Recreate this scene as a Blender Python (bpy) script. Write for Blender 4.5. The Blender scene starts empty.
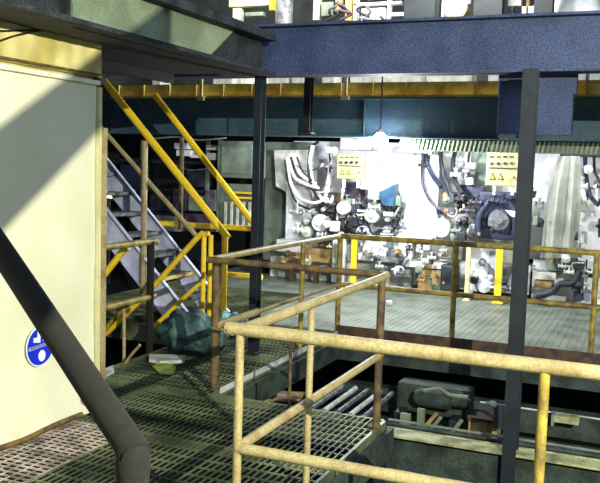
import bpy, bmesh, math, random
from mathutils import Vector, Matrix
random.seed(7)
S = bpy.context.scene
C = S.collection
# ------------------------------------------------------------------ camera
FP, YAW, PITCH, ROLL = 830.0, math.radians(23.0), math.radians(5.25), math.radians(1.78)
CAM = Vector((0, 0, 1.80))
Fv = Vector((-math.sin(YAW)*math.cos(PITCH), math.cos(YAW)*math.cos(PITCH), -math.sin(PITCH)))
r0 = Fv.cross(Vector((0, 0, 1))).normalized(); u0 = r0.cross(Fv)
Rv = math.cos(ROLL)*r0 + math.sin(ROLL)*u0
Uv = -math.sin(ROLL)*r0 + math.cos(ROLL)*u0
cd = bpy.data.cameras.new('camera'); cam = bpy.data.objects.new('camera', cd); C.objects.link(cam)
cd.sensor_width = 36; cd.lens = FP/600*36; cd.clip_start = .05; cd.clip_end = 200
m3 = Matrix((Rv, Uv, -Fv)).transposed()
cam.matrix_world = Matrix.Translation(CAM) @ m3.to_4x4()
S.camera = cam
def at(px, py, ax, val):
    """point where the sight line through a pixel meets the real plane axis=val"""
    q = (px-300)/FP*Rv - (py-241.5)/FP*Uv + Fv
    return CAM + q*((val-CAM[ax])/q[ax])
# ------------------------------------------------------------------ materials
def lin(c):
    return tuple(((v/255)/12.92 if v/255 <= .04045 else ((v/255+.055)/1.055)**2.4) for v in c)+(1,)
MC = {}
def mat(name, c1, c2=None, rough=.6, metal=0., scale=14., lo=.42, hi=.62, grain=.26, emit=None, estr=0, bump=0., detail=6):
    """c1 base, c2 dirt/rust patches, fine speckle grain of dust on top"""
    if name in MC: return MC[name]
    m = bpy.data.materials.new(name); m.use_nodes = True
    N = m.node_tree.nodes; L = m.node_tree.links; b = N['Principled BSDF']
    b.inputs['Roughness'].default_value = rough; b.inputs['Metallic'].default_value = metal
    tc = N.new('ShaderNodeTexCoord')
    n1 = N.new('ShaderNodeTexNoise'); n1.inputs['Scale'].default_value = scale; n1.inputs['Detail'].default_value = detail
    L.new(tc.outputs['Object'], n1.inputs['Vector'])
    rp = N.new('ShaderNodeValToRGB'); rp.color_ramp.elements[0].position = lo; rp.color_ramp.elements[1].position = hi
    rp.color_ramp.elements[0].color = lin(c1); rp.color_ramp.elements[1].color = lin(c2 or c1)
    L.new(n1.outputs['Fac'], rp.inputs['Fac'])
    n2 = N.new('ShaderNodeTexNoise'); n2.inputs['Scale'].default_value = 85; n2.inputs['Detail'].default_value = 3
    L.new(tc.outputs['Object'], n2.inputs['Vector'])
    mr = N.new('ShaderNodeMapRange'); mr.inputs[1].default_value = .3; mr.inputs[2].default_value = .7
    mr.inputs[3].default_value = 1-grain; mr.inputs[4].default_value = 1+grain
    L.new(n2.outputs['Fac'], mr.inputs[0])
    mx = N.new('ShaderNodeVectorMath'); mx.operation = 'SCALE'
    L.new(rp.outputs['Color'], mx.inputs[0]); L.new(mr.outputs[0], mx.inputs['Scale'])
    L.new(mx.outputs[0], b.inputs['Base Color'])
    if bump:
        bp = N.new('ShaderNodeBump'); bp.inputs['Strength'].default_value = bump; bp.inputs['Distance'].default_value = .02
        L.new(n1.outputs['Fac'], bp.inputs['Height']); L.new(bp.outputs['Normal'], b.inputs['Normal'])
    if emit:
        b.inputs['Emission Color'].default_value = lin(emit); b.inputs['Emission Strength'].default_value = estr
    MC[name] = m; return m
M = dict(
 cream_rail=mat('worn cream yellow paint', (164,150,106), (128,104,64), .5, scale=9, lo=.45, hi=.75),
 yellow=mat('safety yellow paint', (242,206,44), (206,156,30), .45, scale=8, lo=.5, hi=.8),
 olive_rail=mat('dirty yellow rail paint', (160,140,54), (88,68,38), .55, scale=10, lo=.38, hi=.66),
 brown_post=mat('brown rust and shade paint', (104,84,48), (56,44,34), .7, scale=12),
 black_rail=mat('dark olive rail paint', (17,16,8), (11,10,5), .95, scale=16, grain=.5),  # near-black on the slanting handrail holds the shade of its unlit side
 wall=mat('cream painted sheet', (226,224,192), (212,208,170), .55, scale=1.6, lo=.4, hi=.8, grain=.04, bump=.08),
 wall_up=mat('yellowed corrugated sheet', (216,204,136), (186,168,92), .55, scale=3, grain=.08),
 trimw=mat('white strip paint', (240,240,220), (220,216,180), .5, scale=5, grain=.04),
 rust=mat('rust', (120,92,44), (74,54,30), .8, scale=18),
 grate=mat('galvanised bearing bars', (128,136,100), (58,66,46), .5, .35, scale=2.2, lo=.36, hi=.62, grain=.3),
 grate_lit=mat('pinkish bars in lit patch tone', (196,180,166), (120,106,96), .5, .1, scale=6, grain=.3),
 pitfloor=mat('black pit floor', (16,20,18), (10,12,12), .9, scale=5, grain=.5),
 plate=mat('pale green floor plate', (116,124,112), (88,97,84), .5, scale=3.0, grain=.3, bump=.2),
 girder=mat('dark blue girder paint', (54,66,98), (38,52,84), .65, scale=3, grain=.85),
 girder_g=mat('dark green blue girder paint', (66,92,104), (48,76,96), .65, scale=2.4, grain=.85),
 column=mat('dark navy column paint', (20,30,38), (10,18,26), .6, scale=6, grain=.9),
 soffit=mat('dark overhead steel', (46,50,52), (24,28,34), .8, scale=6, grain=.9),
 panelg=mat('pale green rib and lit web paint', (138,150,122), (110,122,96), .6, scale=2.2, grain=.3),
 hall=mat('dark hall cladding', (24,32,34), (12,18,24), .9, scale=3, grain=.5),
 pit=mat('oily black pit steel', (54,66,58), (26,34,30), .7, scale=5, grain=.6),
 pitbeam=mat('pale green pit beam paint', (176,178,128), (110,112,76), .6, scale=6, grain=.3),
 kick=mat('dark red brown toe board paint', (84,60,40), (44,34,30), .7, scale=12, grain=.4),
 lilac=mat('lilac grey stringer paint', (206,208,230), (170,174,198), .45, scale=5, grain=.1),
 tread=mat('dark tread plate', (90,100,92), (50,60,58), .6, scale=10),
 ambergird=mat('ochre toe girder paint', (204,186,104), (176,152,74), .6, scale=6, grain=.3),
 white=mat('white machine paint', (232,232,236), (200,202,210), .4, scale=4, grain=.08),
 offwhite=mat('off white machine paint', (206,208,200), (160,164,158), .5, scale=6, grain=.15),
 greyg=mat('grey green machine panel', (120,134,120), (84,98,88), .55, scale=3, grain=.2),
 grey=mat('grey casting', (126,128,136), (80,82,92), .45, .3, scale=9),
 dark=mat('dark casting', (46,52,60), (26,30,38), .5, .2, scale=9, grain=.4),
 blue=mat('blue valve paint', (40,84,112), (28,60,88), .45, scale=9),
 navy=mat('deep blue machine paint', (38,48,76), (24,32,54), .5, scale=9, grain=.35),
 purple=mat('plum hose rubber', (78,64,84), (48,42,54), .5, scale=12),
 beige=mat('beige box enamel', (214,208,160), (196,188,138), .5, scale=6, grain=.08),
 boxpaint=mat('dull cream box enamel', (168,164,120), (144,138,96), .55, scale=6, grain=.08),
 amber=mat('amber brown wood crate', (176,146,92), (118,90,56), .6, scale=8, grain=.2),
 black=mat('black rubber', (22,22,24), (34,34,38), .55, scale=12),
 whitehose=mat('white hose braid', (236,234,228), (200,196,196), .5, scale=22, grain=.1),
 teal=mat('teal grey tarp', (74,104,96), (36,58,58), .7, scale=8, grain=.35, bump=.4),
 cyan=mat('pale cyan cloth', (150,212,216), (96,160,170), .7, scale=12),
 signblue=mat('sign blue', (24,46,196), None, .4, grain=.02),
 signwhite=mat('sign white', (240,242,244), None, .4, grain=.02),
 signgrey=mat('sign pale blue grey', (150,160,196), None, .5, grain=.02),
 red=mat('red knob plastic', (176,40,36), None, .4),
 lime=mat('lime yellow plate', (170,180,74), (130,140,60), .6, scale=9),
 curtain=mat('grey vinyl curtain', (214,216,206), (180,184,174), .4, scale=3, grain=.15),
 lamp=mat('lamp glass', (255,255,255), None, .3, emit=(236,244,255), estr=60),
 lamp_s=mat('indicator glass', (255,236,200), None, .3, emit=(255,220,160), estr=4),
)
# ------------------------------------------------------------------ mesh helpers
def box(bm, x0, x1, y0, y1, z0, z1, bev=0.):
    vs = [bm.verts.new((x, y, z)) for x in (x0, x1) for y in (y0, y1) for z in (z0, z1)]
    for f in ((0,1,3,2),(4,6,7,5),(0,4,5,1),(2,3,7,6),(0,2,6,4),(1,5,7,3)):
        bm.faces.new([vs[i] for i in f])
    if bev:
        es = {e for v in vs for e in v.link_edges}
        bmesh.ops.bevel(bm, geom=list(es), offset=bev, segments=2, affect='EDGES', profile=.6)
def frame_of(d):
    d = d.normalized(); a = Vector((0,0,1)) if abs(d.z) < .9 else Vector((1,0,0))
    s = d.cross(a).normalized(); return s, s.cross(d)
def tube(bm, pts, r, n=10, cap=True):
    pts = [Vector(p) for p in pts]; rings = []
    rr = r if isinstance(r, (list, tuple)) else [r]*len(pts)
    s0 = None
    for i, p in enumerate(pts):
        d = (pts[min(i+1, len(pts)-1)] - pts[max(i-1, 0)])
        s, t = frame_of(d)
        if s0 is not None and s.dot(s0) < 0: s, t = -s, -t
        s0 = s
        rings.append([bm.verts.new(p + rr[i]*(math.cos(2*math.pi*k/n)*s + math.sin(2*math.pi*k/n)*t)) for k in range(n)])
    for a, b in zip(rings, rings[1:]):
        for k in range(n):
            bm.faces.new((a[k], a[(k+1) % n], b[(k+1) % n], b[k]))
    if cap:
        bm.faces.new(rings[0][::-1]); bm.faces.new(rings[-1])
def beam(bm, a, b, w, h, up=Vector((0,0,1))):
    """rectangular bar from a to b; w across, h along 'up'"""
    a, b = Vector(a), Vector(b); d = (b-a).normalized(); s = d.cross(up).normalized(); t = s.cross(d)
    vs = [bm.verts.new(p + i*s*w/2 + j*t*h/2) for p in (a, b) for i, j in ((-1,-1),(1,-1),(1,1),(-1,1))]
    for f in ((0,1,2,3),(7,6,5,4),(0,4,5,1),(1,5,6,2),(2,6,7,3),(3,7,4,0)): bm.faces.new([vs[i] for i in f])
def smooth_path(pts, k=6):
    pts = [Vector(p) for p in pts]; out = []
    for i in range(len(pts)-1):
        p0 = pts[max(i-1, 0)]; p1 = pts[i]; p2 = pts[i+1]; p3 = pts[min(i+2, len(pts)-1)]
        for j in range(k):
            t = j/k
            out.append(.5*((2*p1)+(-p0+p2)*t+(2*p0-5*p1+4*p2-p3)*t*t+(-p0+3*p1-3*p2+p3)*t**3))
    out.append(pts[-1]); return out
def lathe(bm, c, axis, prof, n=18):
    """prof: list of (distance along axis, radius)"""
    c = Vector(c); axis = Vector(axis).normalized(); s, t = frame_of(axis); rings = []
    for d, r in prof:
        rings.append([bm.verts.new(c + axis*d + max(r, .0005)*(math.cos(2*math.pi*k/n)*s + math.sin(2*math.pi*k/n)*t)) for k in range(n)])
    for a, b in zip(rings, rings[1:]):
        for k in range(n): bm.faces.new((a[k], a[(k+1) % n], b[(k+1) % n], b[k]))
    bm.faces.new(rings[0][::-1]); bm.faces.new(rings[-1])
def prism(bm, poly, axis, d0, d1):
    """poly: 2-D outline in the other two axes, extruded along axis from d0 to d1"""
    def P(p, d):
        v = list(p); v.insert(axis, d); return v
    A = [bm.verts.new(P(p, d0)) for p in poly]; B = [bm.verts.new(P(p, d1)) for p in poly]
    n = len(poly)
    for i in range(n): bm.faces.new((A[i], A[(i+1) % n], B[(i+1) % n], B[i]))
    bm.faces.new(A[::-1]); bm.faces.new(B)
def wloc(o):
    v = Vector((0,0,0))
    while o: v += o.location; o = o.parent
    return v
def obj(name, bm, m, parent=None, smooth=False, label=None):
    bmesh.ops.recalc_face_normals(bm, faces=bm.faces)
    if parent: off = wloc(parent); loc = Vector((0,0,0))
    else:
        xs = [v.co.x for v in bm.verts]; ys = [v.co.y for v in bm.verts]; zs = [v.co.z for v in bm.verts]
        off = Vector(((min(xs)+max(xs))/2, (min(ys)+max(ys))/2, min(zs))); loc = off
    bmesh.ops.translate(bm, vec=-off, verts=bm.verts)
    me = bpy.data.meshes.new(name); bm.to_mesh(me); bm.free()
    me.materials.append(M[m] if isinstance(m, str) else m)
    if smooth:
        for p in me.polygons: p.use_smooth = True
        me.set_sharp_from_angle(angle=math.radians(40))
    o = bpy.data.objects.new(name, me); C.objects.link(o); o.location = loc
    if parent: o.parent = parent
    if label: o['label'] = label
    return o
def B(): return bmesh.new()
def thing(name, label, cat, loc, group=None):
    o = bpy.data.objects.new(name, None); C.objects.link(o); o.empty_display_size = .1
    o.location = loc; o['label'] = label; o['category'] = cat
    if group: o['group'] = group
    return o
def tag(o, label, cat, group=None):
    o['label'] = label; o['category'] = cat
    if group: o['group'] = group
    return o
def struct(name, bm, m, parent=None, smooth=False):
    o = obj(name, bm, m, parent, smooth)
    if not parent: o['kind'] = 'structure'
    return o
def bx(name, m, parent, *a, label=None, bev=0.):
    bm = B(); box(bm, *a, bev=bev); return obj(name, bm, m, parent, label=label)
def tb(name, m, parent, pts, r, n=10, label=None):
    bm = B(); tube(bm, pts, r, n); return obj(name, bm, m, parent, True, label=label)
# ------------------------------------------------------------------ floors
def grating(bm, x0, x1, y0, y1, pitch=.044, rod=.11, h=.010):
    n = int((x1-x0)/pitch)
    for i in range(n+1):
        x = x0 + (x1-x0)*i/n; box(bm, x-.0035, x+.0035, y0, y1, -h, 0)
    n = int((y1-y0)/rod)
    for i in range(n+1):
        y = y0 + (y1-y0)*i/n; box(bm, x0, x1, y-.005, y+.005, -.012, -.003)
bm = B()
grating(bm, -3.64, -1.68, 1.6, 3.45); grating(bm, -3.10, -1.68, 3.47, 4.55); grating(bm, -3.64, -1.68, 4.57, 5.58)
grating(bm, -5.2, -3.66, 4.96, 5.58, rod=.10)
grating(bm, -4.25, -3.10, 5.6, 7.0); grating(bm, -4.25, -3.10, 7.02, 8.43)
for a in ((-3.65,-1.66,1.58,1.6),(-3.65,-1.66,3.45,3.47),(-3.65,-1.66,4.55,4.57),(-4.27,-1.66,5.58,5.6),(-4.27,-3.08,7.0,7.02),(-4.27,-3.08,8.43,8.45)):
    box(bm, a[0], a[1], a[2], a[3], -.06, .002)
for a in ((-1.68,-1.66,1.6,5.6),(-3.10,-3.08,5.6,8.45),(-4.27,-4.25,5.6,8.45),(-3.66,-3.64,1.6,5.6)):
    box(bm, a[0], a[1], a[2], a[3], -.06, .002)
struct('floor', bm, 'grate')
bm = B(); grating(bm, -3.64, -3.12, 3.47, 4.55, .06, .05, .006); struct('floor.005', bm, 'grate_lit')  # paler panel paints in a patch of light on the grating
bm = B(); box(bm, -1.66, 2.6, -1.2, 3.2, -.05, 0); box(bm, -3.64, -1.66, -1.2, 1.57, -.05, 0); struct('floor.001', bm, 'grate')
bm = B(); box(bm, -4.3, 2.5, 8.46, 13.2, -.05, 0)
y = 8.5
x = -4.28
while x < 2.4:
    box(bm, x, x+.012, 8.47, 13.1, 0, .004); x += .075
struct('floor.002', bm, 'plate')
bm = B(); grating(bm, -6.6, -4.32, 7.7, 10.6, rod=.2); box(bm, -6.6, -4.3, 7.66, 7.7, -.2, 0.002); struct('floor.003', bm, 'grate')
bm = B(); box(bm, -6.6, -4.31, 10.62, 13.2, -.05, 0); struct('floor.006', bm, 'plate')
# fascia of the floor edges round the pit
bm = B()
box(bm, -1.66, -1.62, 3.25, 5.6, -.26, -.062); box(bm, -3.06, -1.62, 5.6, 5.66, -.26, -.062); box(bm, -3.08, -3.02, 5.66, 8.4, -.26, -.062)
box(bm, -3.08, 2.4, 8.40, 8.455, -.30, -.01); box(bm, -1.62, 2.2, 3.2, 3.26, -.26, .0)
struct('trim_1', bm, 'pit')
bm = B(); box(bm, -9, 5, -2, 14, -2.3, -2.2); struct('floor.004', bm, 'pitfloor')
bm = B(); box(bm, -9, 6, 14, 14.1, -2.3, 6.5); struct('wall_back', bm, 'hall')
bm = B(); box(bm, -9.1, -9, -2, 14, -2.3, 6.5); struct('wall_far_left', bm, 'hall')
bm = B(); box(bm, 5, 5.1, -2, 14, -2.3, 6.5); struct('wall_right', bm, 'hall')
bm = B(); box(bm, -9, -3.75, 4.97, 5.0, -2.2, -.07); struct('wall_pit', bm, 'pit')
# ------------------------------------------------------------------ cream wall on the left
bm = B(); WX = -3.65
ny, nz = 60, 40
grid = []
for i in range(ny+1):
    row = []
    y = -.5 + 5.35*i/ny
    for j in range(nz+1):
        z = .02 + 2.30*j/nz
        k = max(0, 1-z/.55)
        w = .02*math.sin(y*7+z*9)*k + .03*k*k*math.sin(y*3.1+1) + .02*math.sin(y*15+6*z)*k*k + .06*k*k + .004*math.sin(y*4+z*6)
        row.append(bm.verts.new((WX + w, y, z)))
    grid.append(row)
for i in range(ny):
    for j in range(nz): bm.faces.new((grid[i][j], grid[i+1][j], grid[i+1][j+1], grid[i][j+1]))
box(bm, WX-.08, WX-.02, -.5, 4.85, -.05, 2.31)
wl = struct('wall_left', bm, 'wall', smooth=True)
bm = B()
y = -.5; pts = []
while y < 4.93:
    pts.append((WX + .004*math.sin(y*2*math.pi/.16), y)); y += .02
A = [bm.verts.new((p[0], p[1], 2.37)) for p in pts]; Bv = [bm.verts.new((p[0], p[1], 2.70)) for p in pts]
for i in range(len(A)-1): bm.faces.new((A[i], A[i+1], Bv[i+1], Bv[i]))
box(bm, WX-.08, WX-.03, -.5, 4.9, 2.31, 2.7)
struct('wall_left.001', bm, 'wall_up', smooth=True)
bm = B(); box(bm, WX-.01, WX+.035, -.5, 4.86, 2.315, 2.345, bev=.004); struct('trim_2', bm, 'trimw')
bm = B(); tube(bm, [(WX+.03, -.5, 2.385), (WX+.03, 4.86, 2.385)], .008, 6); struct('trim_3', bm, 'rust')
bm = B(); tube(bm, smooth_path([(WX+.10+.01*math.sin(y*5), y, .035+.006*math.sin(y*9)) for y in [-.5+.3*i for i in range(18)]], 3), .018, 6); struct('trim_4', bm, 'rust')
# corner post at the wall's end
cp = thing('corner_post', 'narrow yellowed angle post at the end of the cream wall', 'post', (WX-.02, 4.9, 0))
bx('flange', 'beige', cp, WX-.03, WX+.03, 4.86, 4.885, 0, 2.3)
bx('flange', 'cream_rail', cp, WX-.0, WX+.045, 4.89, 4.93, 0, 2.02, label='dull yellowed flange')
bx('web', 'rust', cp, WX-.05, WX-.03, 4.86, 4.95, 0, 2.5)
# cables across the top of the wall
p = [at(-6,31,0,WX+.012), at(20,30.5,0,WX+.012), at(48,29.5,0,WX+.012), at(60,27.5,0,WX+.012)]
tag(obj('cable', (lambda b: (tube(b, smooth_path(p), .006, 6), b)[1])(B()), 'black', smooth=True), 'thin dark cable running level across the yellowed top of the wall', 'cable')
p = [at(-6,43,0,WX+.016), at(14,36,0,WX+.016), at(32,32,0,WX+.016), at(50,30,0,WX+.016)]
tag(obj('cable', (lambda b: (tube(b, smooth_path(p), .006, 6), b)[1])(B()), 'black', smooth=True), 'thin dark cable rising at a slant to meet the level one on the wall', 'cable')
# round blue sign on the wall
sg = thing('safety_sign', 'round blue safety sign stuck low on the cream wall behind the dark handrail', 'sign', at(40, 364, 0, WX+.03))
c = at(40, 346, 0, WX+.03); SR = .125
bm = B(); lathe(bm, c, (1,0,0), [(0, SR), (.006, SR)], 36); obj('disc', bm, 'signblue', sg)
def spoly(nm, m, pts):
    bm = B(); prism(bm, [(c.y+SR*a, c.z+SR*b) for a, b in pts], 0, c.x+.006, c.x+.009); return obj(nm, bm, m, sg)
spoly('symbol', 'signwhite', [(-.55,.28),(-.05,.20),(-.05,.75),(-.25,.80),(-.25,.50),(-.55,.52)])
spoly('band', 'signgrey', [(-.92,-.12),(.9,-.02),(.92,.14),(-.9,.06)])
for k in range(7):
    spoly('letter', 'signwhite', [(-.75+.22*k,-.05+.01*k),(-.63+.22*k,-.05+.01*k),(-.63+.22*k,.03+.01*k),(-.75+.22*k,.03+.01*k)])
spoly('symbol', 'signwhite', [(.08+.26*math.cos(t*math.pi/8), -.52+.30*math.sin(t*math.pi/8)) for t in range(16)])
spoly('symbol', 'signwhite', [(.15,.25),(.55,.25),(.55,.6),(.15,.72)])
bm = B(); lathe(bm, c, (1,0,0), [(.0, SR+.008), (.004, SR+.008)], 36); obj('rim', bm, 'signwhite', sg)
# ------------------------------------------------------------------ beam over the wall, deck behind it
cb = thing('canopy_beam', 'long dark steel beam running overhead along the top of the cream wall', 'beam', (-3.45, 5.0, 2.60))
bx('bottom_flange', 'soffit', cb, -3.72, -3.22, -.5, 6.90, 2.60, 2.63)
bx('web', 'soffit', cb, -3.40, -3.36, -.5, 6.90, 2.63, 2.92)  # dark paint also carries the shade along this web
bx('top_flange', 'soffit', cb, -3.50, -3.22, -.5, 6.90, 2.90, 2.969)
bm = B(); g1 = at(208,57,0,-3.34); g2 = at(231,37,0,-3.34); prism(bm, [(4.2,2.60),(g1.y-.05,2.60),(g2.y+.03,2.90),(4.2,2.90)], 0, -3.355, -3.335); obj('lit_web_patch', bm, 'panelg', cb, label='pale green sheet painting the lit stretch of the web')  # pale sheet paints the lit stretch of web, slanted end at the shadow
for y in (1.0, 2.6, 4.1):
    bx('stiffener', 'soffit', cb, -3.36, -3.28, y-.01, y+.01, 2.63, 2.90)
bm = B(); box(bm, -8.9, -3.73, 4.98, 6.95, 2.63, 2.72)
for x in (-4.4,-5.2,-6.0,-6.8): box(bm, x, x+.08, 4.98, 6.95, 2.55, 2.63)
o = obj('upper_deck', bm, 'soffit'); o['kind'] = 'structure'; o.name = 'ceiling'
# ------------------------------------------------------------------ girders and columns
def hbeam(name, label, mt, y, z0, z1, x0, x1, stiff=1.2, fl=.11):
    g = thing(name, label, 'beam', ((x0+x1)/2, y, z0))
    bx('web', mt, g, x0, x1, y-.01, y+.01, z0, z1)
    bx('flange', mt, g, x0, x1, y-fl, y+fl, z0, z0+.022); bx('flange', mt, g, x0, x1, y-fl, y+fl, z1-.022, z1)
    x = x0+.4
    while x < x1:
        bx('stiffener', mt, g, x, x+.012, y-fl+.02, y-.01, z0+.022, z1-.022); x += stiff
    return g
hbeam('front_girder', 'deep navy blue girder across the whole view, in front of the upper floor', 'girder', 7.12, 2.615, 3.08, -4.6, 3.5, 9)
hbeam('machine_girder', 'dark green blue girder right above the lit machines', 'girder_g', 10.0, 2.17, 2.66, -7.6, 3.5, 1.9)
yg = thing('toe_girder', 'ochre yellow toe girder sandwiched between the two dark girders', 'beam', (-3, 10.0, 2.67))
bx('web', 'ambergird', yg, -7.2, 2.6, 9.97, 9.99, 2.69, 2.85)
bx('lip', 'ambergird', yg, -7.2, 2.6, 9.90, 9.99, 2.665, 2.69)
x = -7.1
while x < 2.5:
    pass
    bm = B(); box(bm, x, x+.02, 9.935, 9.969, 2.69, 2.85); obj('rib', bm, 'ambergird', yg); x += .42
bm = B(); box(bm, -8.9, 4.9, 10.02, 13.9, 2.80, 2.86); o = struct('ceiling.001', bm, 'soffit')
bm = B(); box(bm, -8.9, 3.4, 7.24, 9.85, 3.02, 3.07); o = struct('ceiling.002', bm, 'soffit')
for px, lab in ((203,'short pale stanchion on the ochre girder, above the stair handrails'), (347,'short pale stanchion on the ochre girder, left of the work lamp')):
    q = at(px, 86, 1, 9.93)
    t = thing('stanchion', lab, 'post', (q.x, 9.92, 2.665)); bx('post', 'beige', t, q.x-.02, q.x+.02, 9.87, 9.90, 2.63, 2.93); bx('foot_plate', 'beige', t, q.x-.05, q.x+.05, 9.865, 9.90, 2.63, 2.68)
def column(label, x, y, z0, z1, w=.15, fl=.15, mt='column', name='steel_column'):
    t = thing(name, label, 'column', (x, y, z0))
    bx('web', mt, t, x-.006, x+.006, y-fl/2, y+fl/2, z0, z1)
    bx('flange', mt, t, x-w/2, x+w/2, y-fl/2-.012, y-fl/2, z0, z1); bx('flange', mt, t, x-w/2, x+w/2, y+fl/2, y+fl/2+.012, z0, z1)
    bx('base_plate', mt, t, x-w*.8, x+w*.8, y-fl*.8, y+fl*.8, z0, z0+.02)
    return t
q = at(522, 240, 1, 6.85); column('dark navy column rising from the pit in front of the control box on the right', q.x, 6.85, -2.2, 2.612, .112, .12)
q = at(256, 260, 1, 7.0); column('slim navy column standing by the end of the stair handrails', q.x+.0, 7.0, .0, 2.612, .072, .085)
q = at(308, 90, 1, 9.75); column('dark column crossing the ochre girder at its middle', q.x, 9.78, 2.2, 3.02, .09, .08)
q = at(383, 380, 1, 5.72); column('dark post under the walkway corner behind the cream railing', q.x, 5.74, -2.2, -.27, .07, .07)
bm = B()
a = at(500, 74, 1, 7.35); b = at(522, 136, 1, 7.35); box(bm, a.x, b.x, 7.3, 7.42, 2.46, 2.64)
a = at(533, 74, 1, 7.35); b = at(574, 136, 1, 7.35); box(bm, a.x, b.x, 7.3, 7.42, 2.46, 2.64)
box(bm, at(500,90,1,7.35).x, at(574,90,1,7.35).x, 7.3, 7.42, 2.12, 2.46)
tag(obj('bracket_box', bm, 'girder'), 'dark blue box bracket hanging under the girder at the top of the right column', 'bracket')
# ------------------------------------------------------------------ railings
def rail_thing(label, loc, group=None): return thing('guard_rail', label, 'railing', loc, group)
R1 = .030
H, HM = 1.05, .525
X1 = -1.68; Y1 = 3.30
nr = rail_thing('cream worn pipe railing nearest the camera, turning a corner beside the grating', (X1, Y1, 0))
bm = B(); tube(bm, smooth_path([(X1-.03, Y1, H), (X1+.02, Y1, H+.004), (X1+1, Y1, H), (2.1, Y1, H)], 3), R1, 14); obj('top_rail', bm, 'cream_rail', nr, True)
tb('mid_rail', 'cream_rail', nr, [(X1, Y1, HM-.02), (2.1, Y1, HM-.02)], .026, 12)
tb('top_rail', 'cream_rail', nr, smooth_path([(X1, Y1, H), (X1, 4.2, H), (X1, 5.40, H), (X1, 5.50, H+.005)], 2), .027, 12)
tb('mid_rail', 'cream_rail', nr, [(X1, Y1, HM-.02), (X1, 5.45, HM-.02)], .025, 12)
tb('post', 'cream_rail', nr, [(X1, Y1, 0), (X1, Y1, H)], .020, 12)
tb('post', 'cream_rail', nr, [(X1, 4.15, 0), (X1, 4.15, H)], .019, 12)
tb('post', 'brown_post', nr, [(X1, 5.42, 0), (X1, 5.42, H)], .028, 12, label='post coloured brown for the shade on it')  # brown puts this post's shade into its colour
q = at(545, 370, 1, Y1)
tb('post', 'olive_rail', nr, [(q.x, Y1, 0), (q.x, Y1, H)], .021, 12)
tb('post', 'olive_rail', nr, [(1.3, Y1, 0), (1.3, Y1, H)], .021, 12)
for y in (Y1, 4.15, 5.42): bx('foot_plate', 'brown_post', nr, X1-.05, X1+.015, y-.05, y+.05, 0.002, .014)
# far railing round the pit
XA, YA = -3.10, 8.42
fr = rail_thing('dirty yellow railing at the far side of the pit in front of the machines', (-1.5, YA, 0))
tb('top_rail', 'olive_rail', fr, [(XA, YA, H), (2.3, YA, H)], .030)
tb('mid_rail', 'olive_rail', fr, [(XA, YA, HM), (2.3, YA, HM)], .027)
for x in (XA, at(458,243,2,H).x, at(597,253,2,H).x, .85, 2.2):
    tb('post', 'olive_rail', fr, [(x, YA, 0), (x, YA, H)], .029)
bx('toe_board', 'kick', fr, XA, 2.3, YA-.035, YA-.028, -.05, .08, label='dark red brown toe board')
sr = rail_thing('pale yellow railing along the left side of the pit, running away from the camera', (XA, 7.1, 0))
tb('top_rail', 'cream_rail', sr, [(XA-.03, 5.68, H), (XA-.03, 6.6, H+.004), (XA, YA-.04, H)], .027)
tb('mid_rail', 'cream_rail', sr, [(XA, 5.68, HM), (XA, 6.4, HM)], .033, label='thick sleeve at its near end')
tb('mid_rail', 'cream_rail', sr, [(XA, 6.4, HM), (XA, YA-.04, HM)], .017)
tb('post', 'brown_post', sr, [(XA-.02, 5.70, 0), (XA-.02, 5.70, H)], .038)
q = at(303, 250, 0, XA); tb('post', 'olive_rail', sr, [(XA, q.y, 0), (XA, q.y, H)], .024)
bx('toe_plate', 'offwhite', sr, XA+.02, XA+.028, 5.72, 8.38, -.03, .018)
br = rail_thing('dark olive pipe railing joining the cream railing to the left side railing', (-2.4, 5.62, 0))
tb('top_rail', 'brown_post', br, [(XA-.05, 5.60, H), (X1+.0, 5.56, H)], .026)
tb('mid_rail', 'olive_rail', br, [(XA, 5.60, HM-.01), (X1, 5.56, HM-.01)], .014)
tb('post', 'brown_post', br, [(-2.42, 5.59, 0), (-2.42, 5.59, HM-.05)], .012)
# ------------------------------------------------------------------ near dark handrail
def cray(px, py, D):
    q = (px-300)/FP*Rv - (py-241.5)/FP*Uv + Fv; return CAM + q*D
dh = thing('stair_handrail', 'thick dark handrail slanting down across the cream wall close to the camera', 'handrail', cray(131, 560, 1.85))
a, b = cray(-23, 214, 2.6), cray(133, 450, 1.86)
b2 = b + (b-a).normalized()*.02
bm = B(); tube(bm, [a, a.lerp(b,.5), b, b2], .036, 18); obj('rail', bm, 'black_rail', dh, True)
bm = B(); lathe(bm, b + Vector((0,0,.010)), (0,0,-1), [(-.012,.026),(.0,.036),(.05,.040),(.055,.0395),(.07,.037),(1.55,.037)], 18); obj('post', bm, 'black_rail', dh, True)
# ------------------------------------------------------------------ stair going up
st = thing('staircase', 'steel staircase with lilac grey stringers climbing to the left behind the wall', 'staircase', (-4.5, 8.4, 0))
SL = 1.0
def sx(z): return -4.84 - z/SL
YN, YF = 8.05, 8.85
for yy in (YN, YF):
    top = 2.9 if yy == YF else 2.6
    bm = B()
    prism(bm, [(sx(0)+.19, 0), (sx(0)-.19, 0), (sx(top)-.19, top), (sx(top)+.19, top)], 1, yy-.01, yy+.01)
    for k in (0, 1):
        off = (-.19, .19)[k]
        beam(bm, (sx(0)+off, yy-.03, 0.01), (sx(top)+off, yy-.03, top), .05, .012)
    obj('stringer', bm, 'lilac', st)
k = 0; z = .22
while z < 2.7:
    bx('tread', 'tread', st, sx(z)-.14, sx(z)+.14, YN+.015, YF-.015, z-.03, z)
    bx('nosing', 'ambergird' if k == 1 else 'tread', bpy.data.objects[C.objects[-1].name], sx(z)+.13, sx(z)+.15, YN+.02, YF-.02, z-.035, z+.005) if True else None
    z += .235; k += 1
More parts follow.
